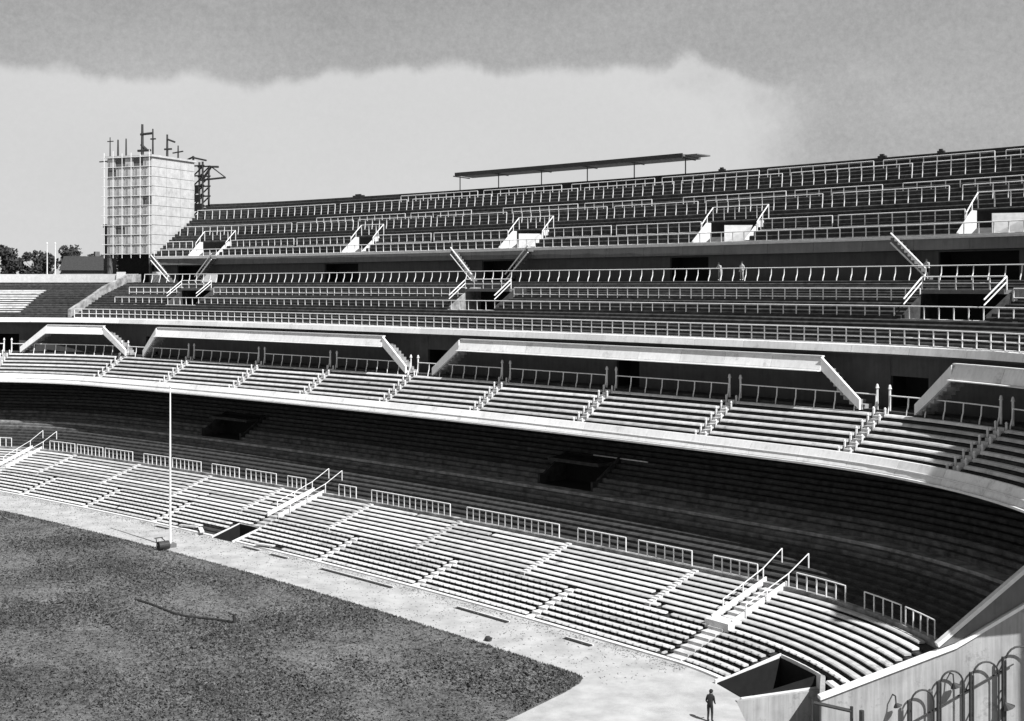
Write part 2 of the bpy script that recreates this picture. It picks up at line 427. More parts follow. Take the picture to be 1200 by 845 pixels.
for a, b in LOWVOM:
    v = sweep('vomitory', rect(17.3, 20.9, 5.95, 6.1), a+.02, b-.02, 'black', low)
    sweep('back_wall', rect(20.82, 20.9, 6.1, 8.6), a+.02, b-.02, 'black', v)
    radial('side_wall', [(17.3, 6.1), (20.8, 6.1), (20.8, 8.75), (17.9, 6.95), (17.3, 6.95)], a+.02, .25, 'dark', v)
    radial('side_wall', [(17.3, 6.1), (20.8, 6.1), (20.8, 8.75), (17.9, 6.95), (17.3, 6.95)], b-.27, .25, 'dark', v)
    sweep('lintel', rect(18.3, 20.8, 8.1, 8.4), a+.3, b-.3, 'dark', v)
sweep('kerb_strip', rect(20.9, 21.0, 8.61, 8.7), 73.4, 79.6, 'white', low)
# tunnel mouth at the halfway stair
def pit(parent, loop, depth, m, tops):
    n = len(loop); V = [(x, y, -depth) for x, y in loop]+[(x, y, t) for (x, y), t in zip(loop, tops)]
    f = [(i, (i+1) % n, n+(i+1) % n, n+i) for i in range(n)]+[tuple(range(n))]
    return link('tunnel_mouth', mesh('tunnel_mouth', V, f), m, parent)
tm = pit(low, pit_mid, 3.6, 'black', (.02, .9, .9, .02))  # black walls carry the shade down the pit
sweep('kerb', rect(2.855, 2.93, .2, .95), 44.2, 47.8, 'white', tm)
radial('kerb', [(-.3, 0), (2.85, 0), (2.85, .95), (-.3, .14)], 44.24, .14, 'white', tm)
radial('kerb', [(-.3, 0), (2.85, 0), (2.85, .95), (-.3, .14)], 47.62, .14, 'white', tm)
# tunnel mouth at the near corner
tc = pit(low, pit_corner, 3.6, 'black', (.05, 1.0, 1.0, .05))  # shade of the pit put into its black walls
radial('kerb', [(-.7, 0), (4.2, 0), (4.2, 1.22), (.3, .3), (-.7, .24)], L+5.26, .12, 'white', tc)
sweep('kerb', rect(4.1, 4.2, .2, 1.2), L+5.45, L+8.95, 'white', tc)
radial('kerb', [(-.8, 0), (4.09, 0), (4.09, .34), (-.8, .12)], L+8.58, .14, 'white', tc)
# ramp wall below the cut end of the tier
rw = thing('ramp_wall', 'pale stained wall with sloping white coping beside the ramp at the corner', 'wall', (W1[0], W1[1], -3.4))
radial('wall_face', [(-1.2, -3.4), (4.2, -3.4), (4.2, .28), (-1.2, .06)], L+8.9, .25, 'ramp', rw, off=-.12)
qa, qb = Vector(P3(L+8.95, 4.15, 0)), Vector(P3(UCUT, 2.5, 0)); qn = (qb-qa).cross(Vector((0, 0, 1))).normalized()*-.28
if qn.x < 0: qn = -qn
V = [q+V_+Vector((0, 0, z)) for z in (-3.4, None) for q, V_ in ((qa, Vector((0, 0, 0))), (qb, Vector((0, 0, 0))), (qb, qn), (qa, qn)) for z in ([z] if z is not None else [1.2 if q is qa else .98])]
link('wall_face', fixn(mesh('wall_face', V, [(0, 1, 2, 3), (7, 6, 5, 4), (0, 4, 5, 1), (1, 5, 6, 2), (2, 6, 7, 3), (3, 7, 4, 0)])), 'ramp', rw)
radial('wall_face', [(2.5, -3.4), (26, -3.4), (26, 11.9), (17.3, 7.4), (10.3, 3.62), (2.5, 1.0)], UCUT, .3, 'ramp', rw)
radial('coping', [(2.4, 1.02), (10.3, 3.66), (17.3, 7.45), (17.3, 7.68), (10.3, 3.86), (2.4, 1.2)], UCUT, .5, 'lip', rw, off=-.06)
radial('parapet', [(9.4, 3.66), (10.3, 3.93), (17.3, 7.73), (25, 11.6), (25, 14.4), (17.3, 10.1), (14.6, 7.9)], UCUT, .22, 'grey', rw, off=.02)
radial('coping', [(9.3, 3.70), (14.6, 7.9), (17.3, 10.1), (17.3, 10.32), (14.5, 8.12), (9.2, 3.92)], UCUT, .36, 'white', rw, off=-.05)

# ------------------------------------------------------------------ middle tier, projecting over the terrace
mid = thing('middle_grandstand', 'overhanging middle tier of white benches with stub posts along its aisles', 'grandstand', P3(50, 14, 11.35))
N2, RUN2, RISE2 = 7, .63, .43
T2_AISLE = [-10.3, 0.0, 13.2, 26.3, 38.6, 51.2, 64.0, 76.9, 89.9, 101.6, 107.2]
def mid_row(k): return 14.8+RUN2*k, 12.0+RISE2*k
bays('lip_panel', [(13.98, 11.35), (14.0, 11.56), (14.5, 12.46), (14.7, 12.46), (14.7, 11.35)], UF, UX, 'lip', mid, 4.35)
sweep('lip_strip', rect(14.12, 14.3, 11.86, 11.95), UF, UX, 'white', mid)
sweep('lip_ledge', rect(13.75, 13.975, 11.36, 11.5), UF, UX, 'white', mid)
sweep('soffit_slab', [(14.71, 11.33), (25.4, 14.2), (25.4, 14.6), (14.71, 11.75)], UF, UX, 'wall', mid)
for k in range(N2):
    s0, z = mid_row(k)
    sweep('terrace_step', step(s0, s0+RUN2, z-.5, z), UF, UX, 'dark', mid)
    hb = z+.27; th = .19
    prof = [(s0, hb-th), (s0+.02, hb-th*.6), (s0+.12, hb), (s0+.5, hb), (s0+.5, hb-.09), (s0+.12, hb-th)]
    gaps = [(a-.62/stretch(a, s0), a+.62/stretch(a, s0)) for a in T2_AISLE]
    for a, b in split(UF, UX, gaps): sweep('bench', prof, a, b, 'bench', mid)
BS, BZ = mid_row(N2)
BZ = 15.05
sweep('rear_walk', rect(BS, 21.5, 14.7, BZ), UF, UX, 'dark', mid)
T2_DOOR = [(-11.6, -10.1), (1.3, 3.7), (50.9, 53.9), (75.6, 78.2), (101.1, 102.7), (L+10, L+11.2)]
for a, b in split(UF, UX, T2_DOOR): sweep('back_wall', rect(21.5, 21.8, BZ, 19.05), a, b, 'wall', mid)
for a, b in T2_DOOR:
    d = sweep('doorway', rect(21.52, 21.78, 17.4, 19.03), a+.01, b-.01, 'wall', mid)
    sweep('passage_shade', rect(23.4, 23.5, BZ, 17.4), a-.3, b+.3, 'black', d)  # black sheet stands for the shade in the doorway
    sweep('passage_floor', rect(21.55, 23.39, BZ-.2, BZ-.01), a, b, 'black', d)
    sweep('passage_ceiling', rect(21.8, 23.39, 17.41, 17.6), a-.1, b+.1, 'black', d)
    for e in (a, b): radial('passage_side', [(21.8, BZ), (23.4, BZ), (23.4, 17.4), (21.8, 17.4)], e, .05, 'black', d, off=-.1 if e == a else .05)
stub = fixn(mesh('bench_end_post', *merge([tube_data([(0, 0, 0), (0, 0, .62)], .085, 6), tube_data([(0, 0, .6), (0, 0, .7), (0, 0, .74)], .11, 6, .03)])))
tall = fixn(mesh('gate_post', *merge([tube_data([(0, 0, 0), (0, 0, 1.75)], .085, 6), tube_data([(0, 0, 1.72), (0, 0, 1.82), (0, 0, 1.96), (0, 0, 2.02)], .15, 8, .05)])))
for a in T2_AISLE:
    aisle(mid, a, 0, N2, mid_row, RUN2, .34, 'bench', 2, .12)
    for sg in (-1, 1):
        for k in range(N2):
            s0, z = mid_row(k); u = du(a, s0, sg*.5)
            link('bench_end_post', stub, 'white', mid, P3(u, s0+.3, z))
        u = du(a, 19.3, sg*.55); link('gate_post', tall, 'white', mid, P3(u, 19.35, 14.9))

# ------------------------------------------------------------------ upper tier
upp = thing('upper_grandstand', 'upper tier of dark terrace behind a white fascia and long white galleries', 'grandstand', P3(50, 20.3, 19))
bays('fascia_panel', [(20.2, 19.07), (20.36, 19.62), (20.5, 19.66), (21.2, 19.66), (21.2, 19.07)], UF, UX, 'lip', upp, 5.1)
VOM3 = [(.5, 6.6), (50.0, 56.7), (100.3, 103.6)]
rows3 = [(21.2+.667*k, 19.66+.3*(k+1), .667, False) for k in range(6)]
rows3 += [(25.2+.7*k, 21.46+.31*(k+1), .7, True) for k in range(4)]
rows3 += [(28.0+.7*k, 22.7+.22*(k+1), .7, k < 3) for k in range(8)]
for s0, z, run, cut in rows3:
    for a, b in split(UF, UX if s0 < 29 else UN, VOM3 if cut else []): sweep('terrace_step', step(s0, s0+run, z-.6, z), a, b, 'dark', upp)
for s0, z, run, cut in rows3[1:12]:
    sweep('bench', [(s0, z+.1), (s0+.1, z+.26), (s0+.45, z+.26), (s0+.45, z+.1)], UF, -10.2, 'bench', upp)  # white benches added for the sunlit lines on this corner
sweep('rear_walk', rect(33.6, 36.4, 24.0, 24.5), UF, UN, 'dark', upp)
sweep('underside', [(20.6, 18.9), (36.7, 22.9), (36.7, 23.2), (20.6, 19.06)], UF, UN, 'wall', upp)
sweep('outer_wall', rect(36.8, 37.1, 0, 25.0), UF, -6.3, 'grey', upp)
sweep('rim_parapet', rect(36.35, 36.75, 24.5, 25.75), UF, -6.3, 'white', upp)
for a, b in VOM3:
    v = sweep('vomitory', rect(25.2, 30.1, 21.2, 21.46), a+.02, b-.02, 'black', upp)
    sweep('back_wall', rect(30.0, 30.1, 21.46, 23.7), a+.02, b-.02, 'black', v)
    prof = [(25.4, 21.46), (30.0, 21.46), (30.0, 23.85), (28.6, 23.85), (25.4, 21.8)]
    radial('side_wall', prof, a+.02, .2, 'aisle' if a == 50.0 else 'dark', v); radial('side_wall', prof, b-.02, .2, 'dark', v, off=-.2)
    sweep('roof_slab', rect(27.6, 29.98, 23.4, 23.7), a+.15, b-.15, 'grey', v)
    for sg, e in ((1, a+.1), (-1, b-.1)):                      # sloping hand rails down the cheeks
        tube('hand_rail', [P3(e, 25.3, 23.0), P3(e, 27.7, 24.65)], .06, 'rail', v)
        tube('hand_rail', [P3(e, 25.3, 22.6), P3(e, 27.7, 24.25)], .05, 'rail', v)
# galleries clinging to the front of the upper tier, each with stairs at its ends
GAL = [(-9.2, -7.1, -2.0, .7), (4.3, 7.0, 47.0, 50.5), (54.4, 58.2, 98.2, 100.75), (L+3.3, L+5.0, UN, None)]
for f0, a, b, f1 in GAL:
    g = sweep('gallery', rect(18.75, 20.35, 17.72, 17.9), a, b, 'grey', upp)
    bays('parapet', [(18.58, 17.72), (18.6, 17.8), (18.98, 18.68), (19.1, 18.68), (19.1, 17.91), (18.74, 17.72)], a, b, 'lip', g, 4.6)
    sweep('coping', rect(18.84, 19.2, 18.685, 18.79), a, b, 'white', g)
    sweep('ledge', [(18.28, 17.62), (18.72, 17.62), (18.72, 17.71), (18.5, 17.71), (18.3, 17.68)], a, b, 'white', g)
    for top, foot in ((a, f0), (b, f1)):
        if foot is None: continue
        n = 9; D = []
        for i in range(n):
            ua = top+(foot-top)*i/n; ub = top+(foot-top)*(i+1)/n; z = 17.8-(i+1)*(17.8-BZ)/(n+.0)
            D.append(sweep_data(rect(19.05, 20.3, z-.05, z+.3), min(ua, ub), max(ua, ub)))
        link('stair', fixn(mesh('stair', *merge(D))), 'aisle', g)
        V = []
        for s in (18.72, 18.95):
            V += [P3(top, s, 17.7), P3(foot, s, BZ-.05), P3(foot, s, BZ+.7), P3(top, s, 18.68)]
        link('stair_parapet', fixn(mesh('stair_parapet', V, [(0, 1, 2, 3), (4, 7, 6, 5), (0, 4, 5, 1), (1, 5, 6, 2), (2, 6, 7, 3), (3, 7, 4, 0)])), 'lip', g)
# the broad stair that closes the end of the upper rails
def up_row(k): s0, z, r, c = rows3[k]; return s0, z
es = thing('end_stair', 'pale sloping stair wall climbing the terrace beside the scaffolded tower', 'stair', P3(-6.2, 21, 19.66))
radial('stair_wall', [(20.9, 19.7), (25.2, 21.5), (28, 22.8), (33.6, 24.55), (36.3, 24.55), (36.3, 25.7), (33.4, 25.6), (28, 23.9), (25.2, 22.6), (20.9, 20.8)], -6.2, .5, 'aisle', es)

# ------------------------------------------------------------------ topmost tier
UE, UE2 = -5.25, L+5.6
top = thing('top_grandstand', 'topmost steep dark terrace with rows of white barriers against the sky', 'grandstand', P3(50, 36.4, 24.5))
D3 = [(-3.7, -1.9), (18.2, 24.2), (44.4, 49.4), (69.9, 74.4), (97.4, L+1.6)]
for a, b in split(UE, UE2, D3): sweep('back_wall', rect(36.4, 36.7, 24.5, 27.0), a, b, 'wall', top)
for a, b in D3:
    d = sweep('doorway', rect(36.42, 36.68, 26.85, 26.99), a+.01, b-.01, 'wall', top)
    sweep('passage_shade', rect(38.4, 38.5, 24.3, 26.9), a-.3, b+.3, 'black', d)  # doorway shade as a black sheet
    sweep('passage_floor', rect(36.41, 38.39, 24.3, 24.49), a-.3, b+.3, 'black', d)
    for e in (a, b): radial('passage_side', [(36.7, 24.5), (38.4, 24.5), (38.4, 26.9), (36.7, 26.9)], e, .05, 'black', d, off=-.1 if e == a else .05)
bays('fascia_panel', [(35.8, 27.02), (35.86, 28.1), (36.0, 28.2), (36.85, 28.2), (36.85, 27.02)], UE, UE2, 'grey', top, 5.1)
sweep('fascia_ledge', rect(35.62, 35.79, 27.95, 28.12), UE, UE2, 'white', top)
N4, RUN4, RISE4 = 19, .695, .44
VOM4 = [(-3.2, -1.2), (20.6, 24.4), (46.3, 51.2), (72.0, 78.2), (98.6, L+1.9)]
def top_row(k): return 36.85+RUN4*k, 28.2+RISE4*(k+.5)
for k in range(N4):
    s0, z = top_row(k)
    for a, b in split(UE, UE2, VOM4 if s0 < 39.9 else []):
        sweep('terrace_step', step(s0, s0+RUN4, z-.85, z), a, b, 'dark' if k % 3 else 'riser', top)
RIMZ = 36.75
sweep('rim_parapet', rect(50.06, 50.4, 35.6, RIMZ), UE, UE2, 'dark', top)
sweep('outer_wall', rect(50.41, 50.7, 0, 36.2), UE, UE2, 'grey', top)
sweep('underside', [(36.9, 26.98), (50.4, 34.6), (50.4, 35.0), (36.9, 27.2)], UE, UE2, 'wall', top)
# stepped end of the tier
ZB = [top_row(0)[0]] 
prof = [(36.0, 24.4), (50.4, 24.4), (50.4, RIMZ)]
for k in range(N4-1, -1, -1):
    s0, z = top_row(k); prof += [(s0+RUN4, z+.25), (s0, z+.25)]
prof += [(36.0, 28.25)]
radial('end_wall', prof, UE, .3, 'riser', top, off=-.32)
radial('end_wall', prof, UE2, .3, 'riser', top, off=.02)
for i, (a, b) in enumerate(VOM4):
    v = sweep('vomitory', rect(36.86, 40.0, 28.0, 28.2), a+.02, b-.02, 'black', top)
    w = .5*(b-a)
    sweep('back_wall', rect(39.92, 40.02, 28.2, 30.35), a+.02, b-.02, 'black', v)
    prof = [(36.95, 28.2), (39.9, 28.2), (39.9, 30.4), (39.35, 30.4), (37.0, 28.45)]
    radial('side_wall', prof, a+.02, .2, 'white', v); radial('side_wall', prof, b-.02, .2, 'white', v, off=-.2)
    if i >= 2:
        ua, ub = a+(b-a)*.6, a+(b-a)*.9  # board added for a bright wall patch, turned to face the sun
        q = [P3(ua, 37.1, 28.2), P3(ub-.1*(b-a), 38.6, 28.2), P3(ub, 39.0, 29.95), P3(ua, 37.1, 29.95)]
        nv = Vector((0, .09, 0)); link('sun_facing_board', fixn(mesh('sun_facing_board', q+[x+nv for x in q], [(0, 1, 2, 3), (7, 6, 5, 4), (0, 4, 5, 1), (1, 5, 6, 2), (2, 6, 7, 3), (3, 7, 4, 0)])), 'white', v)
    for e in (a-.05/stretch(a, 40), b+.05/stretch(b, 40)):
        tube('hand_rail', [P3(e, 38.7, 30.2), P3(e, 39.5, 31.0), P3(e, 40.6, 32.0)], .06, 'rail', v)
        for s in (38.7, 39.6, 40.6): tube('post', [P3(e, s, 29.0+(s-38.7)*.63), P3(e, s, 30.2+(s-38.7)*.95)], .05, 'rail', v)
    sweep('guard_bar', hexp(40.6, 32.0, .05), a, b, 'rail', v)
    for g in along(a, b, 40.6, 1.4)[1:-1]: post(v, g, 40.6, 30.7, 1.3)
# stairs from the fascia down to the walk, either side of every second doorway
for a, b in (D3[0], D3[2], D3[4]):
    for foot, sg in ((a, -1), (b, 1)):
        if not UE+1.2 < foot < L+1: continue
        tp = max(du(foot, 36, sg*3.5), UE+.05)
        D = []
        for i in range(11):
            ua = foot+(tp-foot)*i/11; ub = foot+(tp-foot)*(i+1)/11; z = 24.5+(i+1)*3.6/11
            D.append(sweep_data(rect(34.7, 35.6, z-.3, z), min(ua, ub), max(ua, ub)))
        st = link('stair', fixn(mesh('stair', *merge(D))), 'grey', top)
        tube('hand_rail', [P3(foot, 34.7, 25.3), P3(tp, 34.7, 28.5)], .075, 'rail', st)
        tube('hand_rail', [P3(foot, 34.7, 24.6), P3(tp, 34.7, 27.7)], .08, 'rail', st)

# ------------------------------------------------------------------ railings
R0 = [(-8.6, -6.3), (-1.9, 2.3), (2.8, 8.1), (8.6, 14.1), (16.3, 21.2), (21.8, 27.1), (29.1, 33.9), (35.1, 40.2), (42.1, 45.0), (50.2, 52.8), (55.1, 66.0), (68.2, 79.3), (81.4, 86.5), (87.8, 93.0), (95.0, 98.9), (101.5, 104.4), (105.6, 108.0), (108.3, 110.4)]
ORD = ['leftmost', 'second', 'third', 'fourth', 'fifth', 'sixth', 'seventh', 'eighth', 'ninth', 'tenth', 'eleventh', 'twelfth', 'thirteenth', 'fourteenth', 'fifteenth', 'sixteenth', 'seventeenth', 'rightmost']
for i, (a, b) in enumerate(R0):
    w = ORD[i] if i in (0, 17) else ORD[i]+' from the left'
    railing('white pipe barrier behind the lowest benches, '+w+' of its row', 10.36, 3.4, a, b, .82, 1.12, (1.0,), .05, group='barriers between the benches and the dark lower terrace')
T2R = [UF]+T2_AISLE+[UN]
for i, (a, b) in enumerate(zip(T2R, T2R[1:])):
    a2 = a if i == 0 else du(a, 19.3, .6); b2 = b if i == len(T2R)-2 else du(b, 19.3, -.6)
    if b2-a2 < 1: continue
    w = 'left of the first aisle' if i == 0 else 'right of the last aisle' if i == len(T2R)-2 else 'between aisles %s and %s from the left' % (['one', 'two', 'three', 'four', 'five', 'six', 'seven', 'eight', 'nine', 'ten', 'eleven'][i-1], ['one', 'two', 'three', 'four', 'five', 'six', 'seven', 'eight', 'nine', 'ten', 'eleven'][i])
    railing('thin white rail behind the middle tier benches '+w, 19.3, 14.85, a2, b2, 1.75, 1.3, (1.0,), .05, crank=.22, group='rails behind the middle tier benches')
railing('long white fence of three bars along the front fascia of the upper tier', 20.75, 19.62, -5.6, UN, 1.27, 1.25, (1.0, .08, .52), .05)
railing('white barrier in front of the upper tier stair openings', 25.25, 21.4, -4.2, UN, 1.3, 1.05, (1.0, .06), .05)
r4 = split(-4.2, UN, [(a-.05, b+.05) for a, b in VOM3])
for i, (a, b) in enumerate(r4):
    if b-a < .5: continue
    railing('white barrier on the dark upper terrace, '+['beside the scaffolded tower end', 'between the first two stair openings', 'between the last two stair openings', 'right of the largest stair opening'][i], 28.05, 22.75, a, b, 1.3, 1.05, (1.0, .35), .05, group='barriers level with the upper stair openings')
for i, (a, b) in enumerate(VOM3):
    railing('white guard rail on the roof of the '+['small stair opening near the tower', 'middle stair opening of the upper tier', 'big stair opening at right'][i], 27.75, 23.7, a+.1, b-.1, 1.5, 1.0, (1.0, .5), .055, name='guard_rail')
railing('white rail with bent posts along the upper walkway under the grey fascia', 33.75, 24.4, UE+.2, UN, 1.42, 1.25, (1.0,), .05, crank=.3)
r6 = split(UE, UE2, VOM4)
railing('white two bar fence standing on the grey fascia of the topmost tier', 36.15, 28.15, UE+.1, UE2, 1.33, 1.05, (1.0, .1), .05)
NAME6 = ['beside the tower', 'between the first and second openings from the left', 'between the second and third openings from the left', 'between the two openings right of centre', 'left of the last opening', 'at the right end']
def cut_rails(label, s, z, spacing, hgt, bars, gaps, grp, crank=0.):
    seg = [q for q in split(UE+.1, UE2, gaps) if q[1]-q[0] > .6]
    for i, (a, b) in enumerate(seg):
        w = 'leftmost' if i == 0 else 'rightmost' if i == len(seg)-1 else ORD[i]+' from the left'
        railing(label+', '+w+' of its row', s, z, a, b, spacing, hgt, bars, .05, crank, grp)
cut_rails('white barrier just behind the topmost tier fence', 38.95, 29.35, 1.35, 1.15, (1.0, .1), [(a-.3, b+.3) for a, b in VOM4]+[(9.8, 10.4), (34, 34.5), (60.5, 61.2), (86, 86.6)], 'front barriers of the topmost tier')
cut_rails('tall white barrier halfway up the topmost tier', 42.2, 31.35, 1.42, 1.5, (1.0,), [(6, 7), (17.5, 18.4), (31.0, 32), (43, 44), (57.4, 58.4), (69, 70), (83, 84), (95.2, 96.4)], 'lower halfway barriers of the topmost tier', .12)
cut_rails('short white barrier three steps above the halfway barriers', 43.9, 32.4, 1.42, 1.1, (1.0,), [(-6, 9), (25, 26), (36, 41), (52, 53), (62, 66), (78, 79), (88, 90)], 'upper halfway barriers of the topmost tier')
cut_rails('tall white barrier high on the topmost tier', 46.4, 34.05, 1.42, 1.5, (1.0,), [(10, 11), (23, 24), (37, 38), (50, 51), (63, 64), (76, 77), (89.5, 90.5)], 'high barriers of the topmost tier', .12)
cut_rails('white barrier close below the dark top rim', 48.5, 35.3, 1.42, 1.0, (1.0,), [(-6, 20), (33, 34), (46, 47.5), (59, 60), (72, 73), (84.5, 85.5), (96, 97)], 'barriers below the rim')
# sloping hand rails at the three broad stairs of the lower tier
for b, w in zip(BIG, ('at the far corner', 'above the halfway tunnel mouth', 'near the corner tunnel mouth')):
    for sg, v in ((-1, 'left'), (1, 'right')):
        u = du(b, 8, sg*1.05)
        t = thing('stair_handrail', '%s sloping white hand rail of the broad stair %s' % (v, w), 'handrail', P3(u, 6, 1.9), 'hand rails of the broad lower stairs')
        tube('top_rail', [P3(u, 6.2, 2.8), P3(u, 10.5, 4.3), P3(u, 12.6, 5.4)], .034, 'rail', t)
        for s, z0, z1 in ((6.2, 1.9, 2.8), (8.3, 2.55, 3.53), (10.5, 3.3, 4.3), (12.6, 4.4, 5.4)): tube('post', [P3(u, s, z0), P3(u, s, z1)], .05, 'rail', t)

# ------------------------------------------------------------------ canopy on the rim
cv = thing('canopy_roof', 'long thin flat canopy on slender posts above the top rim', 'canopy', P3(46, 50.2, RIMZ))
V = []; us = samples(29.0, 62.4); ZC = RIMZ+1.75
for u in us:
    for s, z in ((48.9, ZC+.1), (52.2, ZC-.05), (52.2, ZC+.42), (48.9, ZC+.34)): V.append(P3(u, s, z))
n = len(us); Fc = [(k*4+i, k*4+(i+1) % 4, k*4+4+(i+1) % 4, k*4+4+i) for k in range(n-1) for i in range(4)]+[(0, 1, 2, 3), tuple(range(4*n-4, 4*n))]
link('roof_slab', fixn(mesh('roof_slab', V, Fc)), 'core', cv)
sweep('edge_beam', rect(48.74, 48.89, ZC-.06, ZC+.44), 29.0, 62.4, 'metal', cv)
sweep('roof_tip', [(49.3, ZC+.2), (51.8, ZC+.15), (51.8, ZC+.3), (49.3, ZC+.3)], 62.42, 63.9, 'core', cv)
for u in (28.6, 34.9, 41.6, 48.4, 55.0, 61.8):
    tube('post', [P3(u, 50.23, 36.7), P3(u, 50.23, ZC+.1)], .075, 'metal', cv)
    tube('cross_beam', [P3(u, 48.95, ZC+.02), P3(u, 52.1, ZC-.08)], .08, 'metal', cv)
# little dark hatches on the rim
for u, w, l in ((10.7, 1.1, 'dark hatch box on the rim left of the canopy'), (66.4, .4, 'small dark hatch box on the rim at the canopy right tip'), (84.4, .45, 'dark hatch box on the rim right of the canopy'), (90.2, .35, 'rightmost dark hatch box on the rim')):
    h = head(u)[0]; p = P3(u, 50.25, RIMZ+.002)
    o = link('rim_hatch', fixn(mesh('rim_hatch', *merge([box_data(-w, w, -.15, .15, 0, .2), box_data(-w*.55, w*.4, -.12, .12, .201, .38)]))), 'metal', None, p, -h)
    tag(o, l, 'hatch', 'hatches on the rim')

# ------------------------------------------------------------------ scaffolded corner towers
def frame(u, s, off):
    h = head(u)[0]; return P3(u, s, 0)+Vector((cos(h), -sin(h), 0))*off, Vector((-cos(h), sin(h), 0)), Vector((sin(h), cos(h), 0))
def tower(label, O, ex, ey, w, d, z0, z1, detail=True):
    """O: near right corner, ex: along the left face, ey: along the right face (depth)"""
    t = thing('corner_tower', label, 'tower', (O.x, O.y, 0))
    def prism(name, a0, a1, b0, b1, za, zb, m):
        V = [O+ex*a+ey*b+Vector((0, 0, z)) for z in (za, zb) for a, b in ((a0, b0), (a1, b0), (a1, b1), (a0, b1))]
        return link(name, fixn(mesh(name, V, [(0, 1, 2, 3), (7, 6, 5, 4), (0, 4, 5, 1), (1, 5, 6, 2), (2, 6, 7, 3), (3, 7, 4, 0)])), m, t)
    prism('core', .12, w-.12, .12, d-.12, z0, z1-.1, 'core')
    prism('lower_storeys', 1.2, w-1.2, 1.2, d-1.2, 0, z0-.01, 'black')  # solid black core stands for the shade in the open storeys
    for a in (.1, w-.6):
        for b in (.1, d-.6): prism('column', a, a+.5, b, b+.5, 0, z0-.02, 'core')
    prism('top_slab', -.2, w+.2, -.2, d+.2, z1-.099, z1+.2, 'panel')
    rows = 10; cols = 5; hz = (z1-.1-z0)/rows; wz = w/cols
    if detail:
        for r in range(rows):
            for c in range(cols):
                if (r, c) in ((9, 1), (9, 3), (8, 4), (5, 0), (2, 3)): continue
                j = random.uniform(-.03, .03)
                prism('panel', c*wz+.09, (c+1)*wz-.09, .02+j*.6, .119, z0+r*hz+.1+j, z0+(r+1)*hz-.12+j, 'panel')
        for r in range(rows):
            for c in range(3):
                prism('side_panel', .02, .119, .05+c*(d-.1)/3+.02, .05+(c+1)*(d-.1)/3-.03, z0+r*hz+.03, z0+(r+1)*hz-.03, 'panel')
        for r in range(rows+1):                                  # scaffold ledgers and standards
            zz = z0+r*hz
            pts = [O-ex*.4-ey*.55+Vector((0, 0, zz)), O+ex*(w+.5)-ey*.55+Vector((0, 0, zz))]
            tube('scaffold_ledger', pts, .05, 'rail', t, 5)
        for c in range(cols+1):
            p = O+ex*(c*wz)-ey*.55
            tube('scaffold_standard', [p+Vector((0, 0, z0-.6)), p+Vector((0, 0, z1+random.uniform(.3, 1.0)))], .05, 'rail', t, 5)
    return t, prism
O, ex, ey = frame(UE, 36.0+.9, -.75)
TZ0, TZ1 = 28.7, 43.1
tow, prism = tower('pale panelled tower under scaffold rising behind the far end of the stand', O, ex, ey, 8.3, 10.2, TZ0, TZ1)
# poles and derricks on the unfinished tower top
def onpole(name, label, cat, a, b, z, hgt, r, arms=(), grp=None):
    p = O+ex*a+ey*b+Vector((0, 0, z)); t = thing(name, label, cat, p, grp)
    tube('mast', [p, p+Vector((0, 0, hgt))], r, 'metal', t, 6, r*.7)
    for z0, l0, l1, zr in arms: tube('arm', [p+ex*(-l0)+Vector((0, 0, z0)), p+ex*(-l1)+Vector((0, 0, z0+zr))], r*.8, 'metal', t)
    return t
TT = TZ1+.2
onpole('steel_pole', 'short dark pole at the left corner of the tower top', 'pole', 8.0, .4, TT, 2.9, .1, ((2.3, -.5, .6, 0),), 'poles on the tower top')
onpole('steel_pole', 'stout dark pole second from left on the tower top', 'pole', 6.6, .5, TT, 2.5, .16, (), 'poles on the tower top')
onpole('steel_pole', 'dark pole third from left on the tower top', 'pole', 5.1, .5, TT, 2.6, .14, (), 'poles on the tower top')
onpole('derrick', 'tallest dark derrick on the tower top with two cross arms', 'derrick', 2.2, .6, TT, 4.6, .24, ((3.1, -.3, 1.9, .1), (.7, -.8, 1.5, 0), (1.6, -.2, .8, -.8)))
onpole('steel_pole', 'dark pole beside the tallest derrick on the tower', 'pole', .6, 1.0, TT, 3.9, .15, ((2.4, -.4, .5, 0),), 'poles on the tower top')
onpole('derrick', 'dark derrick with drooping arm at the tower right side', 'derrick', .5, 4.2, TT, 3.4, .19, ((2.7, 0, 1.4, -.5), (1.2, -.5, .8, 0)))
onpole('steel_pole', 'small dark pole near the tower right corner', 'pole', .5, 6.8, TT, 2.0, .14, ((.9, -1, .9, .2),), 'poles on the tower top')
onpole('beam_end', 'dark plank jutting from the left edge of the tower top', 'plank', 8.4, .3, TT-.9, .25, .12, ((.2, -1.5, .3, .05),))
# hoist mast at the stepped end of the top tier
hp = P3(UE-.62, 48.6, 0); hm = thing('hoist_mast', 'dark timber hoist tower with jibs between the scaffolded tower and the topmost tier', 'hoist', hp)
hx = (P3(UE+2.5, 49.2, 0)-P3(UE+.9, 49.2, 0)).normalized(); hy = Vector((-hx.y, hx.x, 0))
for a in (0, 1.9):
    for b in (0, 1.4): tube('leg', [hp+hx*a+hy*b+Vector((0, 0, -.1)), hp+hx*a+hy*b+Vector((0, 0, 44.2-.6*b-.5*a))], .17, 'metal', hm)
for i in range(28):
    z = .8+1.55*i
    for b in (0, 1.4):
        tube('brace', [hp+hy*b+Vector((0, 0, z)), hp+hx*1.9+hy*b+Vector((0, 0, z+(1.4 if i < 27 else 0)))], .11, 'metal', hm)
        tube('ledger', [hp-hx*.3+hy*b+Vector((0, 0, z)), hp+hx*2.2+hy*b+Vector((0, 0, z))], .13, 'metal', hm)
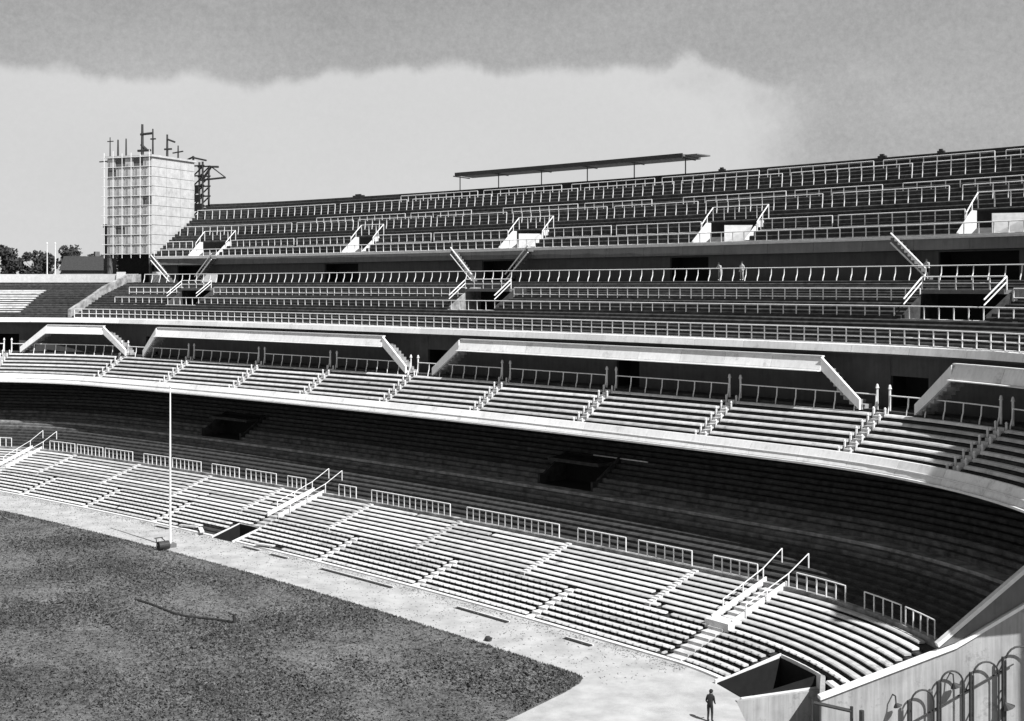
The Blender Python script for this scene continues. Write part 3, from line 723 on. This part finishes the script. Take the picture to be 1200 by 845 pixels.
for i, z in enumerate((35.6, 37.0, 38.3)): box('boarding', -.9+.2*i, .95-.35*i, -.06, .06, 0, 1.15, 'metal', hm, hp+hx*1.0-hy*.2+Vector((0, 0, z)), atan2(hx.y, hx.x))
def V3(z): return Vector((0, 0, z))
tube('jib', [hp-hx*2.6+V3(43.2), hp-hx*.2+V3(44.0), hp+hx*2.6+V3(43.4)], .15, 'metal', hm)
tube('jib', [hp+hx*1.5+V3(40.4), hp+hx*6.4+V3(40.6)], .16, 'metal', hm)
tube('jib', [hp+hx*2.0+V3(40.6), hp+hx*3.6+V3(42.4), hp+hx*5.0+V3(42.3)], .19, 'metal', hm)
tube('jib_stay', [hp+hx*3.6+V3(42.4), hp+hx*6.3+V3(40.7)], .09, 'metal', hm)
# the tower's twin at the near corner, outside the picture
h = radians(100); d = Vector((sin(h), cos(h), 0)); tv = Vector((cos(h), -sin(h), 0)); O2 = Vector((CN[0], CN[1], 0))+d*50
tower('pale corner tower at the near end of the stand', O2+tv*4.5, -tv, d, 9, 9, 28.7, 43.1, detail=False)
# dark stack left of the far tower
o = link('chimney_stack', fixn(mesh('chimney_stack', *merge([box_data(-.95, .95, -.8, .8, 0, 33.2), box_data(-1.05, 1.05, -.9, .9, 33.201, 33.7)]))), 'core', None, (-63.6, 202.5, 0), .3)
tag(o, 'narrow dark chimney stack left of the scaffolded tower', 'chimney')
# white boards leaning under the tower
for i, (u, w) in enumerate(((-7.2, .75), (-5.0, .85))):
    p = P3(u, 35.9, 24.51); o = box('site_board', -w, w, -.04, .04, 0, 1.55, 'white', None, p, -head(u)[0]); o.rotation_euler[0] = radians(-8)
    tag(o, ['white board leaning below the tower, left one of two', 'white board leaning below the tower, right one of two'][i], 'board', 'white boards under the tower')
o = box('site_board', -1.7, 1.7, -.04, .04, 0, 1.2, 'white', None, P3(-1.1, 35.2, 24.51), -head(-1.1)[0]); o.rotation_euler[0] = radians(-10)
tag(o, 'long white board leaning on the upper walkway right of the tower', 'board')

# ------------------------------------------------------------------ behind the far corner: house, trees, poles
hs = thing('house', 'dark gabled house behind the far corner parapet', 'house', (-89, 268, 0))
V = [(x, y, z) for z in (0, 27.2) for x, y in ((-5, -4), (5, -4), (5, 4), (-5, 4))]+[(-5.4, 0, 30.2), (5.4, 0, 30.2)]
link('wall', fixn(mesh('wall', V[:8], [(0, 1, 2, 3), (4, 5, 6, 7), (0, 1, 5, 4), (1, 2, 6, 5), (2, 3, 7, 6), (3, 0, 4, 7)])), 'wall', hs, (-89, 268, 0), .35)
Vr = [(-5.5, -4.5, 27.0), (5.5, -4.5, 27.0), (5.5, 4.5, 27.0), (-5.5, 4.5, 27.0), (-4.6, 0, 30.0), (5.5, 0, 30.0)]
rf = link('roof', fixn(mesh('roof', Vr, [(0, 1, 5, 4), (2, 3, 4, 5), (3, 0, 4), (1, 2, 5), (0, 3, 2, 1)])), 'metal', hs, (-89, 268, .205), .35)
box('chimney', -.5, .5, -.4, .4, 28.3, 31.0, 'core', rf, (-87, 269, .21), .35)
for k, x in enumerate((-3.4, -1.1, 1.2, 3.5)):
    a = .35; px = -89+x*cos(a)+4.04*sin(a); py = 268+x*sin(a)-4.04*cos(a)
    w = box('window', -.55, .55, -.06, .06, 24.6, 26.1, 'black', hs, (px, py, 0), a)
def tree(x, y, hgt, wid, label):
    z0 = hill_z(x, y) if y > 236 else 0
    t = thing('tree', label, 'tree', (x, y, z0), 'trees on the hill behind the far corner')
    rr = random.Random(int(x*13+y))
    D = [tube_data([(0, 0, -.3), (rr.uniform(-.2, .2), 0, hgt*.45), (rr.uniform(-.4, .4), rr.uniform(-.3, .3), hgt*.8)], .32, 7, .08)]
    for i in range(6):
        a = rr.uniform(0, 2*pi); z = hgt*rr.uniform(.35, .6)
        D.append(tube_data([(0, 0, z), (wid*.5*cos(a), wid*.5*sin(a), z+hgt*.22)], .12, 5, .03))
    link('trunk', mesh('trunk', *merge(D)), 'bark', t, (x, y, z0))
    V = []; Fc = []
    cl = [(rr.gauss(0, wid*.26), rr.gauss(0, wid*.26), hgt*rr.uniform(.35, .93), wid*rr.uniform(.16, .3)) for _ in range(20)]
    for cx, cy, cz, cr in cl:
        for _ in range(150):
            v = Vector((rr.gauss(0, 1), rr.gauss(0, 1), rr.gauss(0, 1))).normalized()*cr*rr.uniform(.55, 1.1)
            c = Vector((cx, cy, cz))+v; s = rr.uniform(.3, .55)
            a = Vector((rr.gauss(0, 1), rr.gauss(0, 1), rr.gauss(0, 1))).normalized(); b = a.orthogonal().normalized(); q = len(V)
            V += [c-a*s, c+b*s*.6, c+a*s, c-b*s*.6]; Fc.append((q, q+1, q+2, q+3))
    link('crown', mesh('crown', V, Fc), 'leaf', t, (x, y, z0))
for x, y, hg, wd, l in ((-150, 352, 11.5, 8, 'dark tree at the very left edge of the skyline'), (-136.5, 350, 13.5, 6, 'tallest narrow dark tree left on the skyline behind the flag poles'),
        (-129, 348, 12.5, 7, 'dark round tree right of the tall narrow one'), (-124, 358, 11, 8, 'low broad dark tree in the middle of the skyline row'),
        (-113, 345, 12.5, 7, 'dark tree left of the gabled house'), (-106.5, 352, 12.5, 8, 'broad dark tree close beside the gabled house'), (-95, 352, 14, 8, 'dark tree rising behind the gabled house'), (-88, 350, 15, 7, 'dark tree between the gabled house and the stack')):
    tree(x, y, hg, wd, l)
for u, l in ((-11.55, 'left one of two thin white flag poles on the far corner rim'), (-11.1, 'right one of two thin white flag poles on the far corner rim')):
    p = P3(u, 36.5, 25.74); t = thing('flag_pole', l, 'pole', p, 'flag poles on the far corner rim')
    tube('shaft', [p, p+Vector((0, 0, 4.6))], .09, 'rail', t, 6, .05); link('finial', fixn(mesh('finial', *tube_data([(0, 0, 0), (0, 0, .12), (0, 0, .2)], .13, 8, .03))), 'rail', t, p+Vector((0, 0, 4.6)))

# ------------------------------------------------------------------ on the field
fp = Vector((-31.4, 117.6, .0)); t = thing('flag_pole', 'tall white flag pole standing at the pitch edge by the halfway line', 'pole', fp)
tube('shaft', [fp+Vector((0, 0, .2)), fp+Vector((0, 0, 14.7))], .12, 'rail', t, 8, .06)
link('foot_block', fixn(mesh('foot_block', *box_data(-.45, .45, -.45, .45, 0, .35))), 'grey', t, fp, .6)
tube('truck', [fp+Vector((0, 0, 14.7)), fp+Vector((0, 0, 14.85))], .12, 'rail', t, 8)
rp = Vector((-31.6, 116.0, .07)); r = thing('lawn_roller', 'dark iron lawn roller parked at the pitch edge beside the flag pole', 'roller', rp)
D = []
V = [(x, .4*cos(2*pi*i/18), .41+.4*sin(2*pi*i/18)) for x in (-.5, .5) for i in range(18)]
Fc = [(i, (i+1) % 18, 18+(i+1) % 18, 18+i) for i in range(18)]+[tuple(range(18)), tuple(range(18, 36))]
link('drum', fixn(mesh('drum', V, Fc)), 'metal', r, rp, .7)
for s in (-1, 1): tube('fork', [rp+Matrix.Rotation(.7, 3, 'Z') @ Vector((s*.57, 0, .41)), rp+Matrix.Rotation(.7, 3, 'Z') @ Vector((s*.25, 1.0, .95))], .045, 'metal', r)
tube('handle', [rp+Matrix.Rotation(.7, 3, 'Z') @ Vector((-.4, 1.0, .95)), rp+Matrix.Rotation(.7, 3, 'Z') @ Vector((.4, 1.0, .95))], .05, 'metal', r)
# hose
pts = []
for i in range(26):
    f = i/25; x = -28.7+f*8.9; y = 97.4-6.4*f-1.0*sin(f*pi*.9)+.25*sin(f*9); pts.append((x, y, .15))
hz = thing('hose', 'dark hose lying in a curve on the grass', 'hose', pts[-1])
tube('pipe', pts, .085, 'metal', hz, 7)
e = Vector(pts[-1]); tube('standpipe', [e+Vector((.1, 0, -.08)), e+Vector((.1, 0, .55))], .11, 'metal', hz, 8); tube('nozzle', [e+Vector((.1, 0, .5)), e+Vector((-.25, -.35, .75))], .06, 'metal', hz)
# flat black strips with a raised white edge, laid on the track
for u0, u1, s, l in ((35.2, 37.6, -.75, 'short dark strip left of the halfway tunnel mouth'), (50.0, 52.6, -.8, 'dark strip right of the halfway tunnel mouth'), (54.6, 57.2, -1.0, 'dark strip below the broken front bench'),
        (62.6, 72.2, -1.35, 'long thin dark strip along the track'), (80.4, 86.2, -1.7, 'thin dark strip right of the long one'), (91.8, 94.4, -1.5, 'short dark strip nearest the corner stair')):
    t = thing('dark_strip', l, 'drain', P3((u0+u1)/2, s, 0), 'dark strips along the front of the stand')
    sweep('black_strip', rect(s-.17, s+.17, .0045, .012), u0, u1, 'black', t)
    sweep('rim', rect(s+.175, s+.27, .0045, .09), u0, u1, 'white', t)
# loose stones
for i, (x, y, r, l) in enumerate(((-14.6, 97.6, .26, 'pair of small dark stones at the pitch edge, larger one'), (-15.4, 98.7, .14, 'tiny dark stone above the larger stone at the pitch edge'), (-1.6, 86.6, .3, 'dark stone on the track edge below the long dark strip'), (-21.0, 84.6, .28, 'dark clod lying on the grass below the hose'))):
    bm = bmesh.new(); bmesh.ops.create_icosphere(bm, subdivisions=2, radius=r)
    for v in bm.verts: v.co *= random.uniform(.75, 1.15); v.co.z *= .6
    me = bpy.data.meshes.new('stone'); bm.to_mesh(me); bm.free()
    tag(link('stone', me, 'metal', None, (x, y, (.07 if i == 3 else 0)+r*.4)), l, 'stone')
# broken bench pieces by the halfway tunnel mouth
for i, (u, s, a, l) in enumerate(((39.2, .5, .25, 'fallen white bench slab left of the halfway tunnel mouth'), (41.8, .2, -.5, 'tilted white bench slab beside the halfway tunnel mouth'), (52.2, .2, .2, 'fallen white bench slab right of the halfway tunnel mouth'))):
    o = link('bench_slab', fixn(mesh('bench_slab', *merge([box_data(-1.1, 1.1, -.2, .2, 0, .12), box_data(-.9, -.7, -.15, .15, -.12, -.001), box_data(.7, .9, -.15, .15, -.12, -.001)]))), 'bench', None, P3(u, s, .3), -head(u)[0]+a)
    tag(o, l, 'bench')

# ------------------------------------------------------------------ iron hoops and lamps on the ramp wall
hh = head(UCUT)[0]; tv = Vector((cos(hh), -sin(hh), 0))
def W(s, z, off=.75): return P3(UCUT, s, z)+tv*off
for i, (s0, s1, z) in enumerate(((7.5, 8.8, 1.5), (9.2, 10.5, 2.5), (11.1, 12.6, 2.95), (13.0, 14.6, 3.75))):
    w = ['leftmost and lowest', 'second', 'third', 'rightmost and highest'][i]
    t = thing('iron_hoop', w+' dark iron hoop before the pale ramp wall', 'hoop', W((s0+s1)/2, -3.4), 'iron hoops on the ramp wall')
    r = (s1-s0)/2; pts = [W(s0, -3.39), W(s0, z-r)]+[W((s0+s1)/2-r*cos(pi*k/10), z-r+r*sin(pi*k/10)) for k in range(1, 10)]+[W(s1, z-r), W(s1, -3.39)]
    tube('hoop_pipe', pts, .055, 'metal', t, 7)
    tube('thick_post', [W(s0-.16, -3.39), W(s0-.16, z-.55)], .09, 'metal', t, 7)
    for zz in (z-1.2, z-3): tube('bracket', [W(s0, zz), W(s0, zz, .28)], .05, 'metal', t)
t = thing('wall_handrail', 'thin dark hand rail slanting across the pale ramp wall', 'handrail', W(7.0, -3.4)); tube('rail_pipe', [W(6.4, -1.0, .5), W(13.6, 2.7, .5)], .04, 'metal', t)
for s in (7.2, 9.0, 10.9, 12.8): tube('bracket', [W(s, -1.0+(s-6.4)*.514, .5), W(s, -1.0+(s-6.4)*.514, .28)], .04, 'metal', t)
for i, (s, z, k) in enumerate(((6.6, .6, .8), (9.95, 1.55, 1.), (12.95, .25, 1.3))):
    t = thing('wall_lamp', ['small dark lamp left of the hoops on the ramp wall', 'dark lamp inside the second hoop on the ramp wall', 'large dark slanting lamp low on the ramp wall at right'][i], 'lamp', W(s, z, .3), 'lamps on the ramp wall')
    tube('arm', [W(s, z+.7*k, .3), W(s, z+.75*k, .7), W(s, z+.2*k, .8)], .045, 'metal', t)
    a = W(s, z+.2*k, .8); V = [a+Vector((.05*k*cos(q), .05*k*sin(q), .12*k)) for q in [2*pi*j/10 for j in range(10)]]+[a+Vector((.12*k+.3*k*cos(q), .3*k*sin(q), -.12*k+.12*k*cos(q))) for q in [2*pi*j/10 for j in range(10)]]
    link('shade', fixn(mesh('shade', V, [(j, (j+1) % 10, 10+(j+1) % 10, 10+j) for j in range(10)]+[tuple(range(10)), tuple(range(10, 20))])), 'metal', t)
# fence beside the ramp
gf = thing('ramp_fence', 'dark iron fence of posts and one rail at the head of the ramp', 'fence', (17.6, 75, -3.4))
q0 = Vector((17.3, 73.6, -3.39)); q1 = Vector((18.6, 70.2, -3.39))
q0 = Vector((16.4, 70.0, -3.39)); q1 = Vector((18.6, 69.2, -3.39))
tube('post', [q0, q0+Vector((0, 0, 4.75))], .045, 'metal', gf); tube('post', [q1-Vector((.2, -.15, 0)), q1+Vector((-.2, .15, 4.6))], .09, 'metal', gf)
tube('post', [q1+Vector((.25, -.2, 0)), q1+Vector((.25, -.2, 4.5))], .14, 'metal', gf); tube('rail', [q0+Vector((.1, 0, 4.6)), q1+Vector((-.2, .15, 4.35))], .1, 'metal', gf)
tube('lower_rail', [q0+Vector((0, 0, 2.6)), q1+Vector((-.2, .15, 3.0))], .04, 'metal', gf)

# ------------------------------------------------------------------ people
def person(loc, rotz, joints_mod, label, mats, grp=None, scale=1.0):
    J = dict(pel=(0, 0, .95), wai=(0, .01, 1.1), che=(0, -.01, 1.32), nec=(0, -.01, 1.5), hea=(0, -.03, 1.6), cro=(0, -.02, 1.72),
             sl=(-.18, 0, 1.42), el=(-.26, .04, 1.14), wl=(-.24, -.08, .9), hl=(-.23, -.12, .8),
             sr=(.18, 0, 1.42), er=(.25, .05, 1.14), wr=(.22, -.1, .92), hr=(.2, -.15, .83),
             pl=(-.1, 0, .9), kl=(-.11, -.03, .5), al=(-.12, .02, .09), fl=(-.13, -.16, .04),
             pr=(.1, 0, .9), kr=(.11, -.03, .5), ar=(.12, .02, .09), fr=(.13, -.16, .04))
    J.update(joints_mod)
    Rr = dict(pel=.15, wai=.135, che=.16, nec=.06, hea=.1, cro=.085, sl=.075, el=.05, wl=.038, hl=.04, sr=.075, er=.05, wr=.038, hr=.04, pl=.1, kl=.068, al=.05, fl=.045, pr=.1, kr=.068, ar=.05, fr=.045)
    E = 'pel-wai wai-che che-nec nec-hea hea-cro che-sl sl-el el-wl wl-hl che-sr sr-er er-wr wr-hr pel-pl pl-kl kl-al al-fl pel-pr pr-kr kr-ar ar-fr'.split()
    K = list(J); me = bpy.data.meshes.new('body'); me.from_pydata([J[k] for k in K], [tuple(K.index(x) for x in e.split('-')) for e in E], []); me.update()
    ob = bpy.data.objects.new('tmp', me); COL.objects.link(ob)
    ob.modifiers.new('skin', 'SKIN'); ob.modifiers.new('sub', 'SUBSURF').levels = 2; ob.modifiers['sub'].render_levels = 2
    for i, k in enumerate(K): me.skin_vertices[0].data[i].radius = (Rr[k], Rr[k]); me.skin_vertices[0].data[i].use_root = (k == 'pel')
    dg = bpy.context.evaluated_depsgraph_get(); m2 = bpy.data.meshes.new_from_object(ob.evaluated_get(dg)); bpy.data.objects.remove(ob)
    m2.materials.clear()
    for k in mats: m2.materials.append(M[k])
    hz = Vector(J['hea']).z-.05
    for p in m2.polygons:
        c = p.center; p.use_smooth = True
        hand = min((c-Vector(J['hl'])).length, (c-Vector(J['hr'])).length) < .1
        p.material_index = 0 if (c.z > hz or hand) else 1 if c.z > .98 else 2
    t = thing('person', label, 'person', loc, grp); t.rotation_euler = (0, 0, rotz); t.scale = (scale,)*3
    b = bpy.data.objects.new('body', m2); COL.objects.link(b); b.parent = t
    # hair as its own cap
    bm = bmesh.new(); bmesh.ops.create_uvsphere(bm, u_segments=12, v_segments=8, radius=.118)
    for v in bm.verts:
        if v.co.z < -.02 and v.co.y < .02: v.co *= .8
    mm = bpy.data.meshes.new('hair'); bm.to_mesh(mm); bm.free(); mm.materials.append(M['cloth'])
    hr = bpy.data.objects.new('hair', mm); COL.objects.link(hr); hr.parent = t; c = Vector(J['cro']); hr.location = (c.x, c.y+.02, c.z-.03)
    return t
person((10.9, 70.45, 0), 2.6, dict(wai=(0, -.02, 1.1), che=(0, -.08, 1.3), nec=(0, -.13, 1.47), hea=(0, -.18, 1.56), cro=(0, -.18, 1.68), sl=(-.18, -.08, 1.4), sr=(.18, -.08, 1.4), el=(-.24, -.05, 1.13), wl=(-.2, -.24, .98), hl=(-.18, -.31, .95), er=(.25, -.04, 1.12), wr=(.22, -.22, .95), hr=(.2, -.29, .92)),
       'person in dark clothes standing at the head of the ramp in the bottom corner', ('skin', 'cloth', 'cloth'))
LEAN = dict(che=(0, -.12, 1.28), nec=(0, -.2, 1.44), hea=(0, -.25, 1.53), cro=(0, -.26, 1.64), sl=(-.18, -.13, 1.38), sr=(.18, -.13, 1.38), el=(-.26, -.25, 1.14), er=(.26, -.25, 1.14), wl=(-.18, -.42, 1.14), wr=(.18, -.42, 1.14), hl=(-.12, -.47, 1.16), hr=(.12, -.47, 1.16))
for u, s, dct, l in ((77.2, 34.35, LEAN, 'left person in pale clothes leaning on the upper walkway rail'), (79.6, 34.35, {}, 'right person in pale clothes standing at the upper walkway rail'), (97.6, 34.4, LEAN, 'lone person in pale shirt at the walkway rail above the big stair opening')):
    p = P3(u, s, 24.51); person(p, -head(u)[0], dct, l, ('skin', 'shirt', 'shirt' if u < 90 else 'cloth'))
